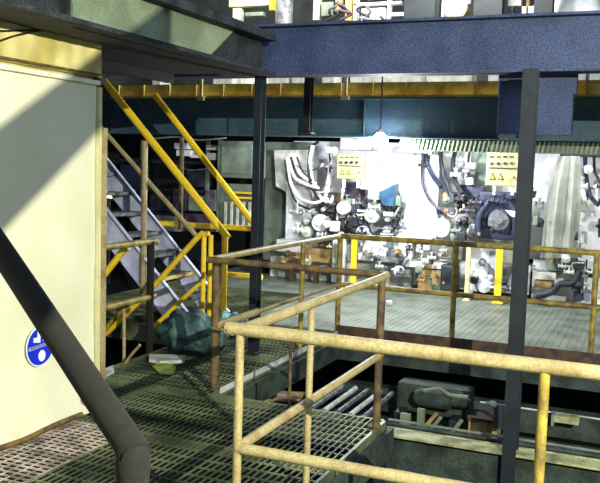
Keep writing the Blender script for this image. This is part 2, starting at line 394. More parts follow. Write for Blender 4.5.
def line(px0, py0, px1, py1, y): return [at(px0, py0, 1, y), at(px1, py1, 1, y)]
a, b = line(105, 82, 228, 238, YN); d = (a-b).normalized()
tb('handrail', 'yellow', st, [b, a, a+d*.02], .042, 12, label='bright yellow near handrail')
a, b = line(155, 95, 257, 228, YF); tb('handrail', 'yellow', st, [b, a], .038, 12, label='bright yellow far handrail')
a, b = line(103, 130, 198, 238, YN); tb('mid_rail', 'cream_rail', st, [b, a, a+(a-b).normalized()*.3], .026)
for px, y0, y1, m in ((145,141,296,'cream_rail'), (225,236,322,'yellow')):
    a = at(px, y0, 1, YN-.03); b = at(px-1, y1, 1, YN-.03); tb('post', m, st, [a, Vector((a.x, YN-.03, max(b.z, 0.01)))], .036)
for px, y0, y1, m in ((182,138,230,'brown_post'), (258,229,318,'yellow')):
    a = at(px, y0, 1, YF+.03); b = at(px-1, y1, 1, YF+.03); tb('post', m, st, [a, Vector((a.x, YF+.03, max(b.z, 0.01)))], .030)
# horizontal yellow rail behind the stair foot
hr = rail_thing('bright yellow level rail behind the foot of the staircase', (-4.6, 9.1, 0))
a = at(150, 223, 1, 9.1); b = at(260, 229, 1, 9.1); tb('top_rail', 'yellow', hr, [a, b], .036)
a2 = at(222, 274, 1, 9.1); b2 = at(262, 277, 1, 9.1); tb('mid_rail', 'yellow', hr, [a2, b2], .034)
tb('post', 'yellow', hr, [b, Vector((b.x, 9.1, 0))], .030); tb('post', 'yellow', hr, [a, Vector((a.x, 9.1, 0))], .030)
# bent rails of the flight going down
dr = rail_thing('pair of yellow bent rails beside the flight going down to the left', (-4.25, 7.5, 0))
YD = 7.50
p = [at(209,234,1,YD), at(203,234.5,1,YD), at(196,239,1,YD), at(151,289,1,YD), at(106,334,1,YD)]
tb('top_rail', 'yellow', dr, smooth_path(p, 4), .030)
p = [at(203,286,1,YD), at(196,287,1,YD), at(160,321,1,YD), at(150,331,1,YD)]
tb('mid_rail', 'yellow', dr, smooth_path(p, 4), .024)
for px in (204, 211):
    a = at(px, 235, 1, YD); tb('post', 'yellow', dr, [a, Vector((a.x, YD, 0))], .026)
lr = rail_thing('short olive railing between the wall end and the dark post', (-4.3, 6.2, 0))
XL = -4.29
a = at(151,241,2,H); tb('top_rail', 'olive_rail', lr, [(XL, 5.3, H), (XL, 6.62, H), (XL, 6.66, H-.02)], .030)
tb('mid_rail', 'olive_rail', lr, [(XL, 5.3, HM), (XL, 6.62, HM)], .030)
tb('post', 'black_rail', lr, [(XL, 6.55, 0), (XL, 6.55, H)], .036, label='dark post')
tb('post', 'yellow', lr, [(XL-.25, 5.95, -.4), (XL-.25, 5.95, H-.02)], .030)
p = [at(129,247,1,6.5), at(123,251,1,6.5), at(104,275,1,6.5), at(96,285,1,6.5)]
tb('brace', 'yellow', lr, smooth_path(p, 4), .033)
p = [at(131,306,1,6.45), at(122,311,1,6.45), at(104,330,1,6.45)]
tb('brace', 'olive_rail', lr, smooth_path(p, 4), .022)
p = [at(124,309,1,6.2), at(124,366,1,6.2)]
tb('brace', 'cream_rail', lr, p, .016)
p = [at(140,345,1,6.1), at(126,362,1,6.1), at(114,386,1,6.1), at(102,392,1,6.1)]
tb('brace', 'cream_rail', lr, smooth_path(p, 4), .014)
# ------------------------------------------------------------------ things near the stair foot
def pbox(nm, m, parent, x0, y0, x1, y1, Y, th=.1, bev=0., label=None):
    a = at(x0, (y0+y1)/2, 1, Y); b = at(x1, (y0+y1)/2, 1, Y); cx = (x0+x1)/2
    t = at(cx, y0, 1, Y).z; u = at(cx, y1, 1, Y).z
    return bx(nm, m, parent, a.x, b.x, Y, Y+th, u, t, label=label, bev=bev)
# teal tarp mound
bm = B(); c = Vector((-3.93, 6.72, 0)); n = 28; rings = []
bmesh.ops.create_icosphere(bm, subdivisions=4, radius=1)
for v in bm.verts:
    co = v.co.copy(); k = 1 + .10*math.sin(co.x*9+co.y*4) + .06*math.sin(co.y*13+co.z*7)
    v.co = c + Vector((co.x*.34*k, co.y*.26*k, .19 + max(co.z, -.9)*.21*k))
tag(obj('tarp_bundle', bm, 'teal', smooth=True), 'teal tarp bundle lying on the grating below the stair foot', 'tarp')
bm = B()
q = at(228, 318, 1, 7.6)
bmesh.ops.create_icosphere(bm, subdivisions=3, radius=1)
for v in bm.verts:
    co = v.co.copy(); k = 1+.22*math.sin(co.x*7+co.z*5)
    v.co = Vector((q.x+.02, 7.6, 0.0)) + Vector((co.x*.13*k, co.y*.10, .12 + max(co.z, -.95)*.13*k))
tag(obj('cloth_bundle', bm, 'cyan', smooth=True), 'pale cyan crumpled cloth on the floor beside the pit railing', 'cloth')
def pflat(nm, m, pts, h, label, cat):
    P = [at(x, y, 2, h+.003) for x, y in pts]
    bm = B(); prism(bm, [(p.x, p.y) for p in P], 2, .004, h+.004)
    return tag(obj(nm, bm, m), label, cat)
pflat('loose_plate', 'lime', [(152,366),(164,362),(176,366),(173,374),(160,373)], .012, 'small lime yellow plate lying on the dark grating', 'plate')
pflat('loose_board', 'offwhite', [(149,354),(186,355),(184,360),(160,361),(149,359)], .03, 'pale flat board lying in front of the teal tarp', 'board')
pflat('loose_board', 'offwhite', [(104,369),(113,365),(114,370),(106,374)], .03, 'small pale board end beside the wall end', 'board')
# storage behind the staircase
sh = thing('storage_rack', 'dim storage rack with white bins behind the stair handrails', 'rack', (-6.2, 11.3, 0))
YR = 11.4
for px in (140, 205, 217): pbox('upright', 'greyg', sh, px, 140, px+3, 232, YR, .05)
for y in (160, 188, 212): pbox('shelf', 'dark', sh, 112, y, 217, y+3, YR, .5)
for x0, y0, x1, y1 in ((174,143,187,149),(176,150,190,156),(206,145,217,150),(206,153,216,160),(190,155,203,158)):
    pbox('bin', 'white', sh, x0, y0, x1, y1, YR-.06, .3, bev=.01)
for x0, y0, x1, y1, m in ((150,195,170,211,'dark'),(172,190,186,211,'purple'),(188,196,202,211,'greyg'),(118,190,134,211,'dark'),(206,190,215,211,'grey'),(155,216,180,231,'greyg'),(184,214,212,231,'purple'),(120,165,140,187,'navy'),(186,170,203,187,'dark')):
    pbox('bin', m, sh, x0, y0, x1, y1, YR-.04, .3, bev=.01)
p = [at(150,139,1,YR), at(176,137,1,YR), at(200,140,1,YR), at(226,138,1,YR)]
tb('cable', 'offwhite', sh, smooth_path(p), .012, 6)
p = [at(176,165,1,YR-.1), at(190,170,1,YR-.1), at(212,168,1,YR-.1)]
tb('cable', 'grey', sh, smooth_path(p), .010, 6)
ca = thing('control_cabinet', 'grey green metal cabinet hung between the stair handrail and the slim column', 'cabinet', (-5.3, 11.2, 1.3))
pbox('body', 'greyg', ca, 217, 141, 256, 178, 11.2, .35, bev=.02); pbox('door', 'greyg', ca, 221, 145, 252, 174, 11.18, .02, bev=.01)
lg = thing('louvre_frame', 'pale frame with yellow slats below the grey green cabinet', 'frame', (-5.2, 11.3, 0.5))
pbox('back_sheet', 'greyg', lg, 220, 184, 256, 226, 11.4, .05)
for y in (192, 197): pbox('slat', 'yellow', lg, 233, y, 256, y+2, 11.3, .04)
for k in range(5): pbox('slat', 'offwhite', lg, 224+6*k, 202, 226+6*k, 226, 11.34, .04)
lm = thing('indicator_lamp', 'small glowing orange lamp beyond the wall end', 'lamp', at(108,194,1,9.8)); pbox('lens', 'lamp_s', lm, 105.5, 191, 110.5, 198, 9.8, .05); pbox('housing', 'dark', lm, 104, 189, 112, 200, 9.86, .08); v = at(108, 195, 1, 9.9); bx('pole', 'dark', lm, v.x-.03, v.x+.03, 9.87, 9.93, 0.0, v.z-.05)
# ------------------------------------------------------------------ the lit machines
YM = 11.9
def P(px, py, d=0.): return at(px, py, 1, YM+d)
def hose(parent, pts, r, m, d=-.3, nm='hose', label=None):
    return tb(nm, m, parent, smooth_path([P(x, y, d+(.12*math.sin(i*1.3))) for i, (x, y) in enumerate(pts)], 5), r, 8, label=label)
def drum(parent, px, py, r, m, d=-.2, nm='motor', L=.25):
    c = P(px, py, d)
    bm = B(); lathe(bm, c, (.15,-1,0), [(-L, r*.9), (-L*.6, r*.9), (-L*.58, r), (0, r), (.01, r*.93), (.03, r*.9), (.035, r*.35), (.07, r*.33), (.075, .001)], 22)
    return obj(nm, bm, m, parent, True)
def valve(parent, px, py, m, s=1., d=-.3):
    c = P(px, py, d); bm = B()
    lathe(bm, c+Vector((-.09*s,0,0)), (1,0,0), [(0,.05*s),(.02*s,.05*s),(.021*s,.03*s),(.06*s,.03*s),(.09*s,.045*s),(.12*s,.03*s),(.16*s,.03*s),(.161*s,.05*s),(.18*s,.05*s)], 12)
    lathe(bm, c, (0,0,1), [(0,.022*s),(.10*s,.02*s),(.101*s,.05*s),(.12*s,.05*s)], 12)
    return obj('valve', bm, m, parent, True)
def clutter(parent, x0, y0, x1, y1, n, mats, d0=-.45, d1=-.1, s=1.):
    for k in range(n):
        x = random.uniform(x0, x1); y = random.uniform(y0, y1); d = random.uniform(d0, d1); m = random.choice(mats)
        kind = random.random()
        if kind < .3: valve(parent, x, y, m, random.uniform(.5, 1.0)*s, d)
        elif kind < .6:
            dx, dy = random.uniform(-12, 12), random.uniform(-12, 12)
            q0 = P(x, y, d); q1 = P(x+dx, y, d+.05); q2 = P(x+dx, y+dy, d+.05)
            bm = B(); tube(bm, smooth_path([q0, q1, q2], 3), random.uniform(.010, .024)*s, 8); obj('pipe', bm, m, parent, True)
        elif kind < .8:
            w = random.uniform(2, 5)*s; h = random.uniform(2, 5)*s; pbox('terminal_box', m, parent, x-w, y-h, x+w, y+h, YM+d, .12, bev=.01)
        else: drum(parent, x, y, random.uniform(.04, .08)*s, m, d, 'flange', .08)
def control_box(parent, x0, y0, x1, y1, label):
    o = pbox('control_box', 'boxpaint', parent, x0, y0, x1, y1, YM-.75, .14, bev=.01, label=label)
    w = x1-x0; h = y1-y0
    for k in range(4):
        c = at(x0+w*(.17+.2*k), y0+h*.34, 1, YM-.75); bm = B(); lathe(bm, c, (0,-1,0), [(-.01,.022),(.02,.02),(.035,.018)], 12); obj('button', bm, 'black' if k % 3 else 'purple', o, True)
        pbox('name_tag', 'dark', o, x0+w*(.12+.2*k), y0+h*.12, x0+w*(.24+.2*k), y0+h*.16, YM-.757, .008)
    pbox('name_tag', 'dark', o, x0+w*.08, y0+h*.46, x0+w*.92, y0+h*.5, YM-.757, .008)
    for k in range(2):
        cx = x0+w*(.2+.24*k); a = at(cx-w*.09, y0+h*.82, 1, YM-.757); b = at(cx+w*.09, y0+h*.82, 1, YM-.757); t = at(cx, y0+h*.62, 1, YM-.757)
        bm = B(); prism(bm, [(a.x, a.z), (b.x, b.z), (t.x, t.z)], 1, YM-.760, YM-.752); obj('warning_sign', bm, 'black', o)
        c = (a+b+t)/3; bm = B(); prism(bm, [(c.x+(q.x-c.x)*.6, c.z+(q.z-c.z)*.6) for q in (a, b, t)], 1, YM-.763, YM-.759); obj('symbol', bm, 'yellow', o)
    pbox('knob', 'black', o, x0+w*.82, y0+h*.72, x0+w*.86, y0+h*.77, YM-.77, .03)
    for k in (0, 1): pbox('conduit', 'white', o, x0+w*(.2+.55*k), y1, x0+w*(.28+.55*k), y1+9, YM-.72, .05)
    return o
# machine 1
m1 = thing('press_machine', 'overexposed white press machine with hoses right under the work lamp', 'machine', (-4.7, YM, 0))
pbox('back_panel', 'white', m1, 292, 142, 412, 262, YM+.5, .1)
pbox('side_panel', 'greyg', m1, 264, 142, 310, 262, YM+.3, .1, bev=.02, label='grey green side panel')
bm = B(); a = [P(274,150,-.02), P(312,150,-.02), P(312,255,-.02), P(297,255,-.02), P(286,192,-.02), P(276,186,-.02)]
prism(bm, [(q.x, q.z) for q in a], 1, YM-.02, YM+.2); obj('guard_sheet', bm, 'offwhite', m1)
pbox('guard_sheet', 'white', m1, 394, 155, 438, 240, YM-.1, .06, bev=.01)
pbox('guard_sheet', 'white', m1, 286, 186, 312, 240, YM-.05, .04)
pbox('header_box', 'offwhite', m1, 340, 138, 372, 150, YM-.1, .3, bev=.02)
pbox('cylinder_bracket', 'white', m1, 360, 178, 396, 190, YM-.35, .2, bev=.02)
pbox('manifold', 'purple', m1, 340, 182, 360, 236, YM-.1, .25, bev=.02)
pbox('manifold', 'greyg', m1, 318, 192, 332, 236, YM-.05, .2, bev=.02)
pbox('cylinder_bracket', 'offwhite', m1, 368, 190, 386, 200, YM-.4, .2, bev=.02)
drum(m1, 320, 223, .13, 'white', -.35); drum(m1, 307, 232, .08, 'offwhite', -.3)
drum(m1, 343, 208, .10, 'white', -.4); drum(m1, 372, 215, .12, 'offwhite', -.35); drum(m1, 330, 150, .05, 'offwhite', -.4)
drum(m1, 362, 232, .09, 'white', -.35)
bm = B(); q = [P(380,192,-.5), P(396,184,-.5), P(394,206,-.5), P(383,205,-.5)]; prism(bm, [(v.x, v.z) for v in q], 1, YM-.55, YM-.35); obj('valve_block', bm, 'blue', m1, label='blue valve block')
hose(m1, [(313,146),(310,165),(315,190),(328,203),(334,196)], .035, 'whitehose'); hose(m1, [(318,142),(310,150),(309,175),(317,197),(330,207)], .022, 'black')
hose(m1, [(288,158),(294,176),(305,184),(318,188)], .030, 'whitehose'); hose(m1, [(294,158),(299,172),(309,181)], .030, 'whitehose')
hose(m1, [(287,158),(290,180),(298,197),(312,203),(324,200)], .026, 'whitehose'); hose(m1, [(285,160),(289,185),(297,203),(310,209)], .018, 'black'); hose(m1, [(291,157),(297,176),(306,186),(318,190)], .018, 'dark'); hose(m1, [(297,157),(303,172),(312,180)], .014, 'dark')
hose(m1, [(335,148),(332,165),(328,185),(326,200)], .045, 'whitehose'); hose(m1, [(329,150),(330,170),(324,186)], .014, 'purple')
hose(m1, [(343,190),(340,200),(330,205),(322,210)], .03, 'whitehose'); hose(m1, [(394,228),(393,215),(401,200),(396,190)], .012, 'dark')
hose(m1, [(376,196),(378,212),(390,220),(400,206)], .016, 'offwhite'); hose(m1, [(366,220),(376,238),(392,232),(401,216)], .012, 'dark')
hose(m1, [(297,165),(305,171),(318,168),(322,160)], .008, 'dark')
clutter(m1, 316, 160, 334, 195, 7, ['white','offwhite','grey','purple'], s=.8)
clutter(m1, 322, 200, 365, 238, 26, ['white','offwhite','purple','dark','greyg','white'])
clutter(m1, 360, 195, 400, 240, 22, ['white','offwhite','grey','white','greyg'])
clutter(m1, 296, 205, 320, 238, 7, ['white','offwhite'])
clutter(m1, 316, 196, 366, 236, 26, ['dark','purple','kick','greyg','dark']); clutter(m1, 366, 200, 400, 238, 14, ['dark','grey','greyg']); clutter(m1, 365, 245, 412, 268, 10, ['dark','greyg','kick','amber'], s=.8)
control_box(m1, 337, 154, 363, 179, 'cream push button box with two warning triangles')
# lower body of machine 1
pbox('base', 'offwhite', m1, 270, 262, 412, 284, YM+.2, .5)
pbox('table', 'amber', m1, 285, 248, 335, 262, YM-.1, .5, bev=.01)
pbox('table', 'offwhite', m1, 276, 240, 300, 252, YM-.2, .4, bev=.01)
pbox('base_panel', 'white', m1, 332, 236, 345, 283, YM-.2, .1, bev=.01); pbox('base_panel', 'white', m1, 358, 240, 412, 262, YM-.12, .1, bev=.01)
pbox('leg', 'kick', m1, 290, 262, 294, 284, YM-.2, .1); pbox('leg', 'kick', m1, 313, 262, 317, 284, YM-.2, .1)
clutter(m1, 280, 246, 335, 262, 10, ['amber','offwhite','kick','beige'], -.4, -.15, .8)
clutter(m1, 360, 242, 412, 275, 16, ['white','offwhite','grey','greyg'], -.4, -.15)
# machine 2
m2 = thing('press_machine', 'press machine with deep blue castings, between the bright white sheet and the right column', 'machine', (-3.0, YM, 0))
pbox('back_panel', 'offwhite', m2, 413, 142, 530, 262, YM+.5, .1)
pbox('duct', 'grey', m2, 392, 148, 432, 153, YM-.3, .12)
pbox('side_panel', 'greyg', m2, 470, 152, 487, 190, YM, .1, bev=.02)
pbox('casting', 'navy', m2, 478, 192, 520, 240, YM-.25, .3, bev=.04)
bm = B(); c = P(497, 226, -.4)
tube(bm, [c+Vector((.26*math.cos(t), 0, .36*math.sin(t))) for t in [math.pi*i/12 for i in range(-1, 14)]], .055, 10); obj('guard_arch', bm, 'navy', m2, True)
drum(m2, 499, 220, .15, 'grey', -.35); drum(m2, 441, 228, .14, 'white', -.35); drum(m2, 452, 212, .08, 'offwhite', -.4)
pbox('casting', 'navy', m2, 458, 185, 484, 205, YM-.1, .25, bev=.03); pbox('casting', 'navy', m2, 436, 207, 450, 215, YM-.3, .2, bev=.02)
bm = B(); q = [P(505,210,-.55), P(519,212,-.55), P(519,218,-.55), P(511,216,-.55)]; prism(bm, [(v.x, v.z) for v in q], 1, YM-.56, YM-.4); obj('bracket', bm, 'white', m2)
hose(m2, [(424,146),(422,165),(423,185),(432,203),(444,211),(449,208)], .022, 'purple'); valve(m2, 422, 165, 'kick', .6)
hose(m2, [(427,146),(426,160),(433,176),(441,187)], .034, 'navy'); hose(m2, [(441,147),(441,163),(446,182),(451,197)], .034, 'dark')
hose(m2, [(456,149),(453,163),(455,180),(462,194)], .034, 'dark'); hose(m2, [(470,150),(468,165),(470,185)], .018, 'dark')
hose(m2, [(450,149),(462,145),(470,148)], .03, 'dark'); hose(m2, [(430,145),(440,149),(450,150)], .03, 'dark')
hose(m2, [(424,147),(430,141),(440,146)], .03, 'dark')
clutter(m2, 440, 195, 480, 240, 24, ['white','offwhite','purple','dark','greyg','amber'])
clutter(m2, 455, 155, 472, 192, 10, ['white','offwhite','grey'], s=.8)
clutter(m2, 480, 195, 520, 238, 12, ['navy','dark','grey','navy','offwhite'])
clutter(m2, 450, 195, 482, 240, 20, ['dark','purple','navy','greyg','dark']); clutter(m2, 408, 264, 450, 290, 14, ['dark','greyg','kick','amber'], s=.8)
control_box(m2, 486, 152, 519, 186, 'beige push button box nearest the right column')
pbox('base', 'offwhite', m2, 413, 262, 530, 290, YM+.2, .5)
pbox('crate', 'amber', m2, 418, 270, 442, 291, YM-.2, .3, bev=.01); pbox('table', 'offwhite', m2, 405, 262, 446, 268, YM-.2, .4)
pbox('base_panel', 'white', m2, 469, 245, 498, 292, YM-.05, .1); drum(m2, 482, 263, .05, 'grey', -.3); drum(m2, 484, 286, .10, 'white', -.3); drum(m2, 474, 280, .06, 'dark', -.3)
pbox('casting', 'dark', m2, 440, 265, 455, 292, YM-.3, .3, bev=.03)
clutter(m2, 500, 262, 520, 290, 8, ['offwhite','purple','grey','dark'], -.4, -.15, .8)
clutter(m2, 402, 240, 450, 268, 14, ['white','offwhite','kick','beige'], -.4, -.15, .8)
clutter(m2, 466, 272, 500, 294, 8, ['white','dark','offwhite'], -.4, -.15, .7)
# machine 3 with curtain
m3_ = thing('press_machine', 'dim press machine behind a grey vinyl curtain at the right edge', 'machine', (-1.2, YM, 0))
pbox('back_panel', 'white', m3_, 531, 144, 612, 262, YM+.5, .1)
bm = B(); n = 16
top = [P(558+ (580-558)*i/n, 156, -.35+.03*math.sin(i*.95)) for i in range(n+1)]; bot = [P(540+(577-540)*i/n, 258, -.4+.05*math.sin(i*.95)) for i in range(n+1)]
mid = [P(548+(581-548)*i/n, 190, -.45+.06*math.sin(i*.8+1)) for i in range(n+1)]
rows = [[bm.verts.new(v) for v in r_] for r_ in (top, mid, bot)]
for a_, b_ in zip(rows, rows[1:]):
    for i in range(n): bm.faces.new((a_[i], a_[i+1], b_[i+1], b_[i]))
bmesh.ops.solidify(bm, geom=bm.faces[:], thickness=.01)
obj('curtain', bm, 'curtain', m3_, True)
pbox('header_box', 'dark', m3_, 560, 148, 612, 157, YM-.3, .2)
hose(m3_, [(577,155),(576,180),(578,205),(576,240)], .028, 'navy'); hose(m3_, [(585,156),(586,175),(590,195),(598,205)], .028, 'navy'); hose(m3_, [(594,156),(595,172),(602,185)], .02, 'dark')
clutter(m3_, 580, 165, 606, 240, 18, ['white','offwhite','dark','grey','white'])
clutter(m3_, 532, 180, 552, 240, 10, ['dark','greyg','navy','grey'])
pbox('base', 'white', m3_, 532, 262, 612, 302, YM+.2, .5)
drum(m3_, 566, 262, .16, 'dark', -.3); pbox('casting', 'greyg', m3_, 545, 250, 575, 272, YM-.2, .3, bev=.04)
pbox('casting', 'navy', m3_, 574, 262, 583, 302, YM-.3, .2, bev=.02); pbox('crate', 'offwhite', m3_, 534, 272, 556, 280, YM-.2, .3, bev=.01); pbox('crate', 'amber', m3_, 534, 281, 552, 288, YM-.2, .3, bev=.01)
bm = B(); tube(bm, smooth_path([P(536,296,-.4), P(552,292,-.4), P(560,284,-.4), P(573,283,-.4), P(580,270,-.4)], 5), .045, 10); obj('pipe', bm, 'dark', m3_, True)
clutter(m3_, 585, 268, 606, 300, 8, ['white','dark','offwhite'], -.4, -.15, .8)
clutter(m3_, 532, 248, 590, 300, 14, ['dark','greyg','amber','offwhite'], -.45, -.15, .8)
# yellow guard posts of the machines
for px0, y0, y1, w, m, lab in ((352,238,284,5,'yellow','yellow machine guard post just right of the railing corner'), (339,232,284,4,'beige','pale yellow machine guard post just left of the railing corner'),
        (467,246,292,4,'beige','pale yellow guard post beside the railing post under the deep blue casting'), (497,248,299,6,'yellow','yellow machine guard post left of the right column')):
    t = thing('guard_post', lab, 'post', at(px0+w/2, y1, 1, 11.4)); q = at(px0+w/2, y0, 1, 11.4)
    ww = w/67/2
    bx('post', m, t, q.x-ww, q.x+ww, 11.38, 11.44, 0, q.z); bx('foot_plate', m, t, q.x-ww*1.6, q.x+ww*1.6, 11.35, 11.47, 0.004, .02)
# small white thing on the plate
bm = B(); q = at(389,305,2,0.01); lathe(bm, (q.x, q.y, .005), (0,0,1), [(0,.035),(.02,.045),(.06,.04),(.065,.001)], 14)
tag(obj('cup', bm, 'white', smooth=True), 'small white cup standing on the lit floor plate', 'cup')
# ribbed pale strip under the girder
rs = thing('ribbed_panel', 'pale green ribbed strip under the girder on the right', 'panel', (-1.8, 10.4, 2.05))
a = at(400,139,1,10.35); b = at(640,141,1,10.35)
bm = B(); box(bm, a.x, b.x, 10.36, 10.40, 2.03, 2.17)
obj('sheet', bm, 'greyg', rs)
for e_ in (a.x+.3, a.x+1.3, b.x-.2): bx('hanger', 'grey', rs, e_-.01, e_+.01, 10.37, 10.39, 2.17, 2.80)
bm = B(); x = a.x
while x < b.x:
    prism(bm, [(x, 2.035), (x+.022, 2.035), (x+.05, 2.165), (x+.028, 2.165)], 1, 10.335, 10.36); x += .055
obj('ribbing', bm, 'panelg', rs)
# ------------------------------------------------------------------ work lamp
q = at(380, 141, 1, 9.78)
wl_ = thing('work_lamp', 'blazing white work lamp hanging below the girder', 'lamp', (q.x, q.y, q.z-.1))
bm = B(); lathe(bm, q, (0,0,-1), [(-.11,.02),(-.07,.07),(.0,.10),(.05,.095),(.09,.06),(.11,.001)], 20); obj('bulb', bm, 'lamp', wl_, True)
bm = B(); lathe(bm, q+Vector((0,0,.09)), (0,0,1), [(0,.04),(.05,.04),(.06,.012),(.9,.010)], 14); obj('socket', bm, 'grey', wl_, True)
def light(name, kind, loc, e, col, size=.1, **k):
    d = bpy.data.lights.new(name, kind); d.energy = e; d.color = col
    if kind == 'POINT': d.shadow_soft_size = size
    elif kind == 'AREA': d.size = size; d.shape = 'RECTANGLE'; d.size_y = k.get('sy', size)
    o = bpy.data.objects.new(name, d); C.objects.link(o); o.location = loc
    if 'to' in k: o.rotation_euler = (Vector(k['to'])-Vector(loc)).to_track_quat('-Z', 'Y').to_euler()
    return o
light('work_lamp_light', 'POINT', q+Vector((0,.22,-.13)), 330, (.93,.96,1.0), .09)
# added tube lamps that brighten the other machines
for i, (px, e, lab) in enumerate(((455, 50, 'added white tube behind the ribbed strip, brightening the middle machine'), (590, 32, 'added white tube brightening the curtained machine at the right edge'), (285, 25, 'added white tube brightening the grey green side panel'))):
    v = at(px, 120, 1, 10.9); t = thing('fill_tube_lamp', lab, 'lamp', (v.x, 10.9, 2.55))
    bm = B(); tube(bm, [(v.x-.35, 10.9, 2.58), (v.x+.35, 10.9, 2.58)], .018, 10); obj('fill_tube', bm, 'white', t, True)
    for e_ in (-.3, .3): bx('rod', 'grey', t, v.x+e_-.006, v.x+e_+.006, 10.894, 10.906, 2.68, 2.80)
    bx('housing', 'white', t, v.x-.38, v.x+.38, 10.86, 10.94, 2.61, 2.68)
    light('bay_fill_light', 'AREA', (v.x, 10.9, 2.54), e, (.95,.97,1), .7, sy=.08)
# ------------------------------------------------------------------ upper level
UM = 12.2
def ubox(nm, m, parent, x0, y0, x1, y1, d=0, th=.3, bev=.01):
    a = at(x0, 40, 1, UM+d); b = at(x1, 40, 1, UM+d); cx = (x0+x1)/2
    return bx(nm, m, parent, a.x, b.x, UM+d, UM+d+th, at(cx, y1, 1, UM+d).z, at(cx, y0, 1, UM+d).z, bev=bev)
um = [
 (228, 271, 'offwhite', 'cream hopper cabinet on the upper floor, leftmost in the gap above the girder', [(228,-8,270,6,'beige'),(232,8,240,24,'offwhite'),(244,12,262,16,'greyg'),(268,-8,272,10,'yellow')]),
 (312, 348, 'offwhite', 'upper floor machine with an orange post, left of the white frames', [(312,-6,318,20,'offwhite'),(334,-6,340,12,'amber'),(344,-8,350,24,'ambergird'),(320,2,332,16,'greyg')]),
 (352, 400, 'white', 'white framed upper floor machine above the work lamp', [(352,-8,356,22,'white'),(352,2,400,5,'white'),(386,-6,389,22,'white'),(360,8,384,22,'offwhite'),(390,12,406,16,'white'),(364,-8,396,-2,'white')]),
 (440, 470, 'offwhite', 'rounded pale drum machine on the upper floor', [(440,-8,450,18,'offwhite'),(462,-8,468,4,'white')]),
 (505, 534, 'white', 'small pale grey upper floor box right of the drum', [(506,-4,519,6,'white'),(506,6,512,16,'purple'),(524,-8,527,18,'amber'),(520,6,534,16,'offwhite')]),
]
for x0, x1, m, lab, parts in um:
    a = at((x0+x1)/2, 60, 1, UM); t = thing('upper_machine', lab, 'machine', (a.x, UM, 2.86))
    b0 = at(x0, 60, 1, UM+.3).x; b1 = at(x1, 60, 1, UM+.3).x
    bx('body', 'dark' if x0 in (312,440) else m, t, b0, b1, UM+.32, UM+.6, 2.86, 3.55, bev=.02)
    for p_ in parts: ubox('frame_member', p_[4], t, *p_[:4], d=0, th=.12)
    if x0 == 440:
        c = at(455, 8, 1, UM-.1); bm = B(); lathe(bm, c, (0,-1,0), [(-.3,.16),(0,.17),(.03,.14),(.04,.06)], 20); obj('drum', bm, 'beige', t, True)
    if x0 in (312, 352):
        for k in range(5):
            xa = random.uniform(x0+6, x1-6); ya = random.uniform(0, 18)
            bm = B(); tube(bm, smooth_path([at(xa, ya, 1, UM-.1), at(xa+random.uniform(-14,14), ya+4, 1, UM-.1), at(xa+random.uniform(-14,14), ya+12, 1, UM)], 4), .02, 8); obj('pipe', bm, random.choice(['dark','purple','grey']), t, True)
t = thing('hopper', 'tapered white hopper on the upper floor at the top right corner', 'hopper', (at(578,50,1,UM).x, UM, 2.86))
c = at(576, 16, 1, UM); bm = B(); lathe(bm, Vector((c.x, UM+.1, c.z)), (0,0,1), [(-.0,.38),(.35,.26),(.8,.12)], 24); obj('cone', bm, 'white', t, True)
bm = B(); lathe(bm, Vector((c.x, UM+.1, 2.87)), (0,0,1), [(0,.30),(c.z-2.86,.30)], 24); obj('barrel', bm, 'offwhite', t, True)
column('dark column far left carrying the dark green blue girder', -7.5, 10, -2.2, 2.17); column('dark column at the right end of the dark green blue girder', 3.3, 10, -2.2, 2.17)
# items seen in the slot between girder and ochre beam
lab_s = ['white crate above the ochre girder, %s' % s for s in ('above the stair handrails', 'right of the first stanchion', 'at the slim column', 'left of the dark middle column', 'beside the second stanchion', 'right of the second stanchion', 'over the left hoses of the middle machine', 'over the control box', 'left of the box bracket', 'in the hole of the box bracket', 'right of the box bracket', 'at the right edge')]
for (x0, x1), lab in zip(((152,160),(213,232),(268,288),(292,304),(322,334),(350,386),(392,420),(426,472),(488,500),(522,532),(577,586),(590,604)), lab_s):
    a = at(x0, 80, 1, 10.9); b = at(x1, 80, 1, 10.9)
    t = thing('crate', lab, 'crate', ((a.x+b.x)/2, 10.9, 2.86), None)
    bx('body', 'offwhite', t, a.x, b.x, 10.9, 11.2, 2.86, 3.14, bev=.01); bx('lid', 'offwhite', t, a.x-.01, b.x+.01, 10.89, 11.21, 3.14, 3.17, bev=.005)
for px, w, lab in ((284,18,'pinkish grey round column on the upper floor at the girder top'),(420,30,'broad dark column on the upper floor right of the white frames'),(488,26,'dark column on the upper floor left of the small pale box'),(543,16,'dark column on the upper floor left of the hopper')):
    a = at(px, 20, 1, 11.6); t = thing('upper_column', lab, 'column', (a.x, 11.6, 2.86)); r = w/2/68
    if px == 284:
        bm = B(); lathe(bm, (a.x, 11.6, 2.86), (0,0,1), [(0,r*1.1),(.05,r*1.1),(.06,r),(2.4,r)], 20); obj('shaft', bm, 'grey', t, True)
    else:
        bx('web', 'column', t, a.x-.01, a.x+.01, 11.55, 11.75, 2.86, 5.4); bx('flange', 'column', t, a.x-r, a.x+r, 11.53, 11.55, 2.86, 5.4); bx('flange', 'column', t, a.x-r, a.x+r, 11.75, 11.77, 2.86, 5.4)
bm = B(); box(bm, -8.5, 4.5, 13.2, 13.25, 2.86, 5.8)
o = struct('wall_upper_back', bm, 'hall')
light('upper_hall_light', 'AREA', (-2.6, 10.4, 5.6), 420, (1,.97,.86), 1.2, sy=.6, to=(-2.8, 12.4, 3.4))
light('upper_hall_light', 'AREA', (-5.6, 10.4, 5.6), 220, (1,.95,.80), 1.2, sy=.6, to=(-5.4, 12.4, 3.4))
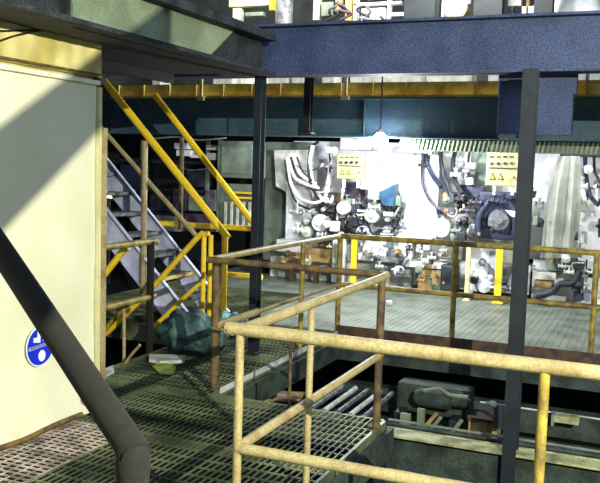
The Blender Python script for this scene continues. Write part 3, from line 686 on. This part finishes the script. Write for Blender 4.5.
# ------------------------------------------------------------------ the pit
PZ = -.50
pb = thing('pit_beam', 'pale green steel beam crossing the dark pit', 'beam', (-.5, 6.9, PZ-.3))
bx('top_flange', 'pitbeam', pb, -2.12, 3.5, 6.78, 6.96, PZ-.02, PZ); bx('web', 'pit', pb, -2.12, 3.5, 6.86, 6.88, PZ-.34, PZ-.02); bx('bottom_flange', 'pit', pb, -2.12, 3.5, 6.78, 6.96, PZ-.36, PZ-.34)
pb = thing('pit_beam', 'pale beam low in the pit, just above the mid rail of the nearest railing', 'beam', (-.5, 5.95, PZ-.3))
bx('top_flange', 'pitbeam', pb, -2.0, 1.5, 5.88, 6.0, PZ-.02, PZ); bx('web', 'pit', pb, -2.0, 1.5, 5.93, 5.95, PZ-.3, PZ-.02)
for k, (y, r, m) in enumerate(((7.08,.014,'pitbeam'),(7.19,.02,'pit'),(7.32,.014,'greyg'))):
    bm = B(); tube(bm, [(-2.15, y, PZ-.04), (3.4, y, PZ-.04)], r, 8)
    tag(obj('pit_pipe', bm, m, smooth=True), ['pale pipe lying right behind the pale green pit beam','dark pipe lying in the middle of the pit pipes','thin grey green pipe, farthest of the three pit pipes'][k], 'pipe')
bm = B(); tube(bm, [at(480,402,1,8.2), at(640,425,1,8.2)], .010, 6)
tag(obj('conduit', bm, 'offwhite', smooth=True), 'thin pale conduit running level at the back of the pit on the right', 'pipe')
# shelf carrying pit pipes and a skid behind
bm = B(); box(bm, -3.0, 3.4, 7.0, 7.93, PZ-.24, PZ-.2); tag(obj('pit_shelf', bm, 'pit'), 'dark oily shelf behind the pale green pit beam', 'shelf')
pm = thing('pit_pump', 'dark pump unit with pale brackets on the shelf of the pit', 'pump', (-1.9, 7.7, PZ-.02))
def qbox(nm, m, parent, x0, y0, x1, y1, Y, th, bev=.0, label=None): return pbox(nm, m, parent, x0, y0, x1, y1, Y, th, bev, label)
qbox('body', 'pit', pm, 396, 386, 470, 416, 7.9, .25, .04)
for x0, y0, x1, y1 in ((400,414,410,426),(417,409,424,427)): qbox('bracket', 'panelg', pm, x0, y0, x1, y1, 7.6, .04)
for x0, y0, x1, y1 in ((424,428,437,413),(430,430,441,417),(452,432,462,420)):
    bm = B(); beam(bm, at(x0, y0, 1, 7.55), at(x1, y1, 1, 7.7), .03, .02); obj('strut', bm, 'amber' if x0 == 424 else 'panelg', pm)
v0 = at(400, 414, 1, 7.95); v1 = at(466, 416, 1, 7.9)
for xx in (v0.x+.05, v1.x-.08): bx('foot', 'dark', pm, xx-.04, xx+.04, 7.70, 7.90, PZ-.2, max(v1.z, PZ-.1))
bm = B(); lathe(bm, at(440,400,1,7.8), (1,0,0), [(-.25,.06),(-.2,.09),(.1,.09),(.12,.05),(.3,.05)], 16); obj('motor', bm, 'pit', pm, True)
bm = B(); tube(bm, smooth_path([at(424,391,1,7.7), at(440,389,1,7.7), at(450,395,1,7.7), at(468,397,1,7.7)], 4), .02, 8); obj('pipe', bm, 'greyg', pm, True)
cr = thing('pit_crate', 'orange brown crate standing in the pit left of the dark post', 'crate', at(483,440,1,7.6))
qbox('body', 'amber', cr, 468, 421, 497, 438, 7.62, .25, .008); qbox('rim', 'kick', cr, 467, 419, 498, 422, 7.6, .29)
t = thing('pit_post', 'dark post with a pinkish cap beside the orange brown crate', 'post', at(500,440,1,7.55))
a = at(499, 410, 1, 7.5); bx('shaft', 'dark', t, a.x-.04, a.x+.04, 7.47, 7.53, PZ-.02, at(499,405,1,7.5).z)
pp = at(492, 404, 1, 7.45); bm = B(); lathe(bm, pp, (1,0,0), [(-.06,.018),(-.02,.018),(-.018,.03),(.03,.03),(.04,.02)], 12); obj('cap', bm, 'offwhite', t, True)
t = thing('pit_duct', 'pale yellow duct piece at the back of the pit, right of the near yellow post', 'duct', at(565,430,1,8.0)); qbox('body', 'pitbeam', t, 553, 417, 579, 424, 8.0, .12, .01); qbox('collar', 'greyg', t, 551, 415, 554, 426, 7.98, .16)
t = thing('pit_channel', 'two dark stepped channels under the far floor edge', 'channel', (-1, 8.2, -.9)); bx('channel', 'pit', t, -3, 3.4, 8.22, 8.38, -.75, -.5); bx('channel', 'dark', t, -3, 3.4, 8.16, 8.22, -.95, -.8)
# bluish tank low in the pit
t = thing('pit_tank', 'dusty lilac grey tank top deep in the pit between the two pale beams', 'tank', (-.9, 6.4, -2.2))
a = at(466, 478, 2, -.75); bx('lid', 'grey', t, -1.35, -.55, 6.15, 6.7, -.95, -.9, bev=.01); bx('body', 'dark', t, -1.33, -.57, 6.17, 6.68, -2.2, -.95)
# rollers seen lying in the pit on the left
rl = 'steel rollers lying side by side in the pit'
for k in range(6):
    a = at(316+9*k, 407+2*k, 2, -.5); b = at(346+9*k, 378+2*k, 2, -.5)
    a = Vector((-2.95+.13*k, 7.02, -.46)); b = Vector((-2.95+.13*k, 8.0, -.46))
    t = thing('roller', 'steel roller in the row of rollers lying left in the pit', 'roller', a, rl)
    bm = B(); lathe(bm, a, (0,1,0), [(0,.012),(.03,.012),(.031,.024),(.9,.024),(.901,.012),(.93,.012)], 14); obj('barrel', bm, 'grey' if k % 2 else 'offwhite', t, True)
    bx('bearing', 'dark', t, a.x-.025, a.x+.025, 6.99, 7.02, -.52, -.44)
t = thing('column_base', 'dark column foot on an amber plate seen under the left side railing', 'bracket', (-3.3, 7.3, -.5))
a = at(270, 370, 1, 7.2); bx('shaft', 'column', t, a.x-.06, a.x+.06, 7.15, 7.25, -.46, -.09, label=None)
P0 = [at(x, y, 2, -.46) for x, y in ((250,400),(268,390),(305,392),(300,399))]
bm = B(); prism(bm, [(v.x, v.y) for v in P0], 2, -.48, -.46); obj('base_plate', bm, 'amber', t)
# ------------------------------------------------------------------ lights
K = Vector((2.3, .3, 3.1))
light('added_key_light', 'POINT', K, 3100, (1,1,.84), .012)  # added key light, out of view, placed to light the cream wall
# unseen flat bar added near the key light; it throws the slanted shade on the cream wall
def W(y, z): return Vector((WX, y, z))
def up(y, c): return W(y, c[0] + c[1]*(y-4.93))
e1, e2 = (2.575, .585), (2.02, .70)
T = .25
def near(p): return K + T*(p-K)
y0, y1 = 1.5, 5.6
pts = [near(up(y0, e1)), near(up(y1, e1)), near(up(y1, e2)), near(up(y0, e2))]
ex = (near(W(4,2)) - K).normalized()*.02
bm = B(); A_ = [bm.verts.new(p) for p in pts]; B_ = [bm.verts.new(p+ex) for p in pts]
for i in range(4): bm.faces.new((A_[i], A_[(i+1) % 4], B_[(i+1) % 4], B_[i]))
bm.faces.new(A_[::-1]); bm.faces.new(B_)
tag(obj('shade_bar', bm, 'soffit'), 'unseen flat bar added to throw the slanted shade on the wall', 'brace')
lt = thing('added_key_lamp', 'added lamp out of view to the right, lighting the cream wall', 'lamp', K+Vector((0,0,.12)))
bm = B(); lathe(bm, K+Vector((0,0,.1)), (0,0,1), [(0,.16),(.02,.15),(.12,.05),(.3,.03)], 18); obj('added_lamp_shade', bm, 'grey', lt, True)
tb('pole', 'grey', lt, [(K.x, K.y-.35, 0), (K.x, K.y-.35, 3.5), (K.x, K.y-.2, 3.6), (K.x, K.y, 3.5), (K.x, K.y, 3.4)], .04)
v = pts[0]; column('unseen dark column added to carry the shade bar', v.x, v.y-.07, 0, v.z+.2, .15, .1)  # column added only to hold up the shadow-casting bar
w = bpy.data.worlds.new('world'); S.world = w; w.use_nodes = True
bg = w.node_tree.nodes['Background']; bg.inputs[0].default_value = (.62,.80,1.0,1); bg.inputs[1].default_value = .42
light('girder_fill_light', 'AREA', (2.6, 3.2, 4.6), 170, (.55,.70,1), 2, sy=2, to=(0, 8.5, 2.5))  # added bluish fill for the girders, no opening behind it
S.view_settings.view_transform = 'Standard'; S.view_settings.look = 'None'; S.view_settings.gamma = 1
S.view_settings.use_curve_mapping = False; S.view_settings.exposure = 0
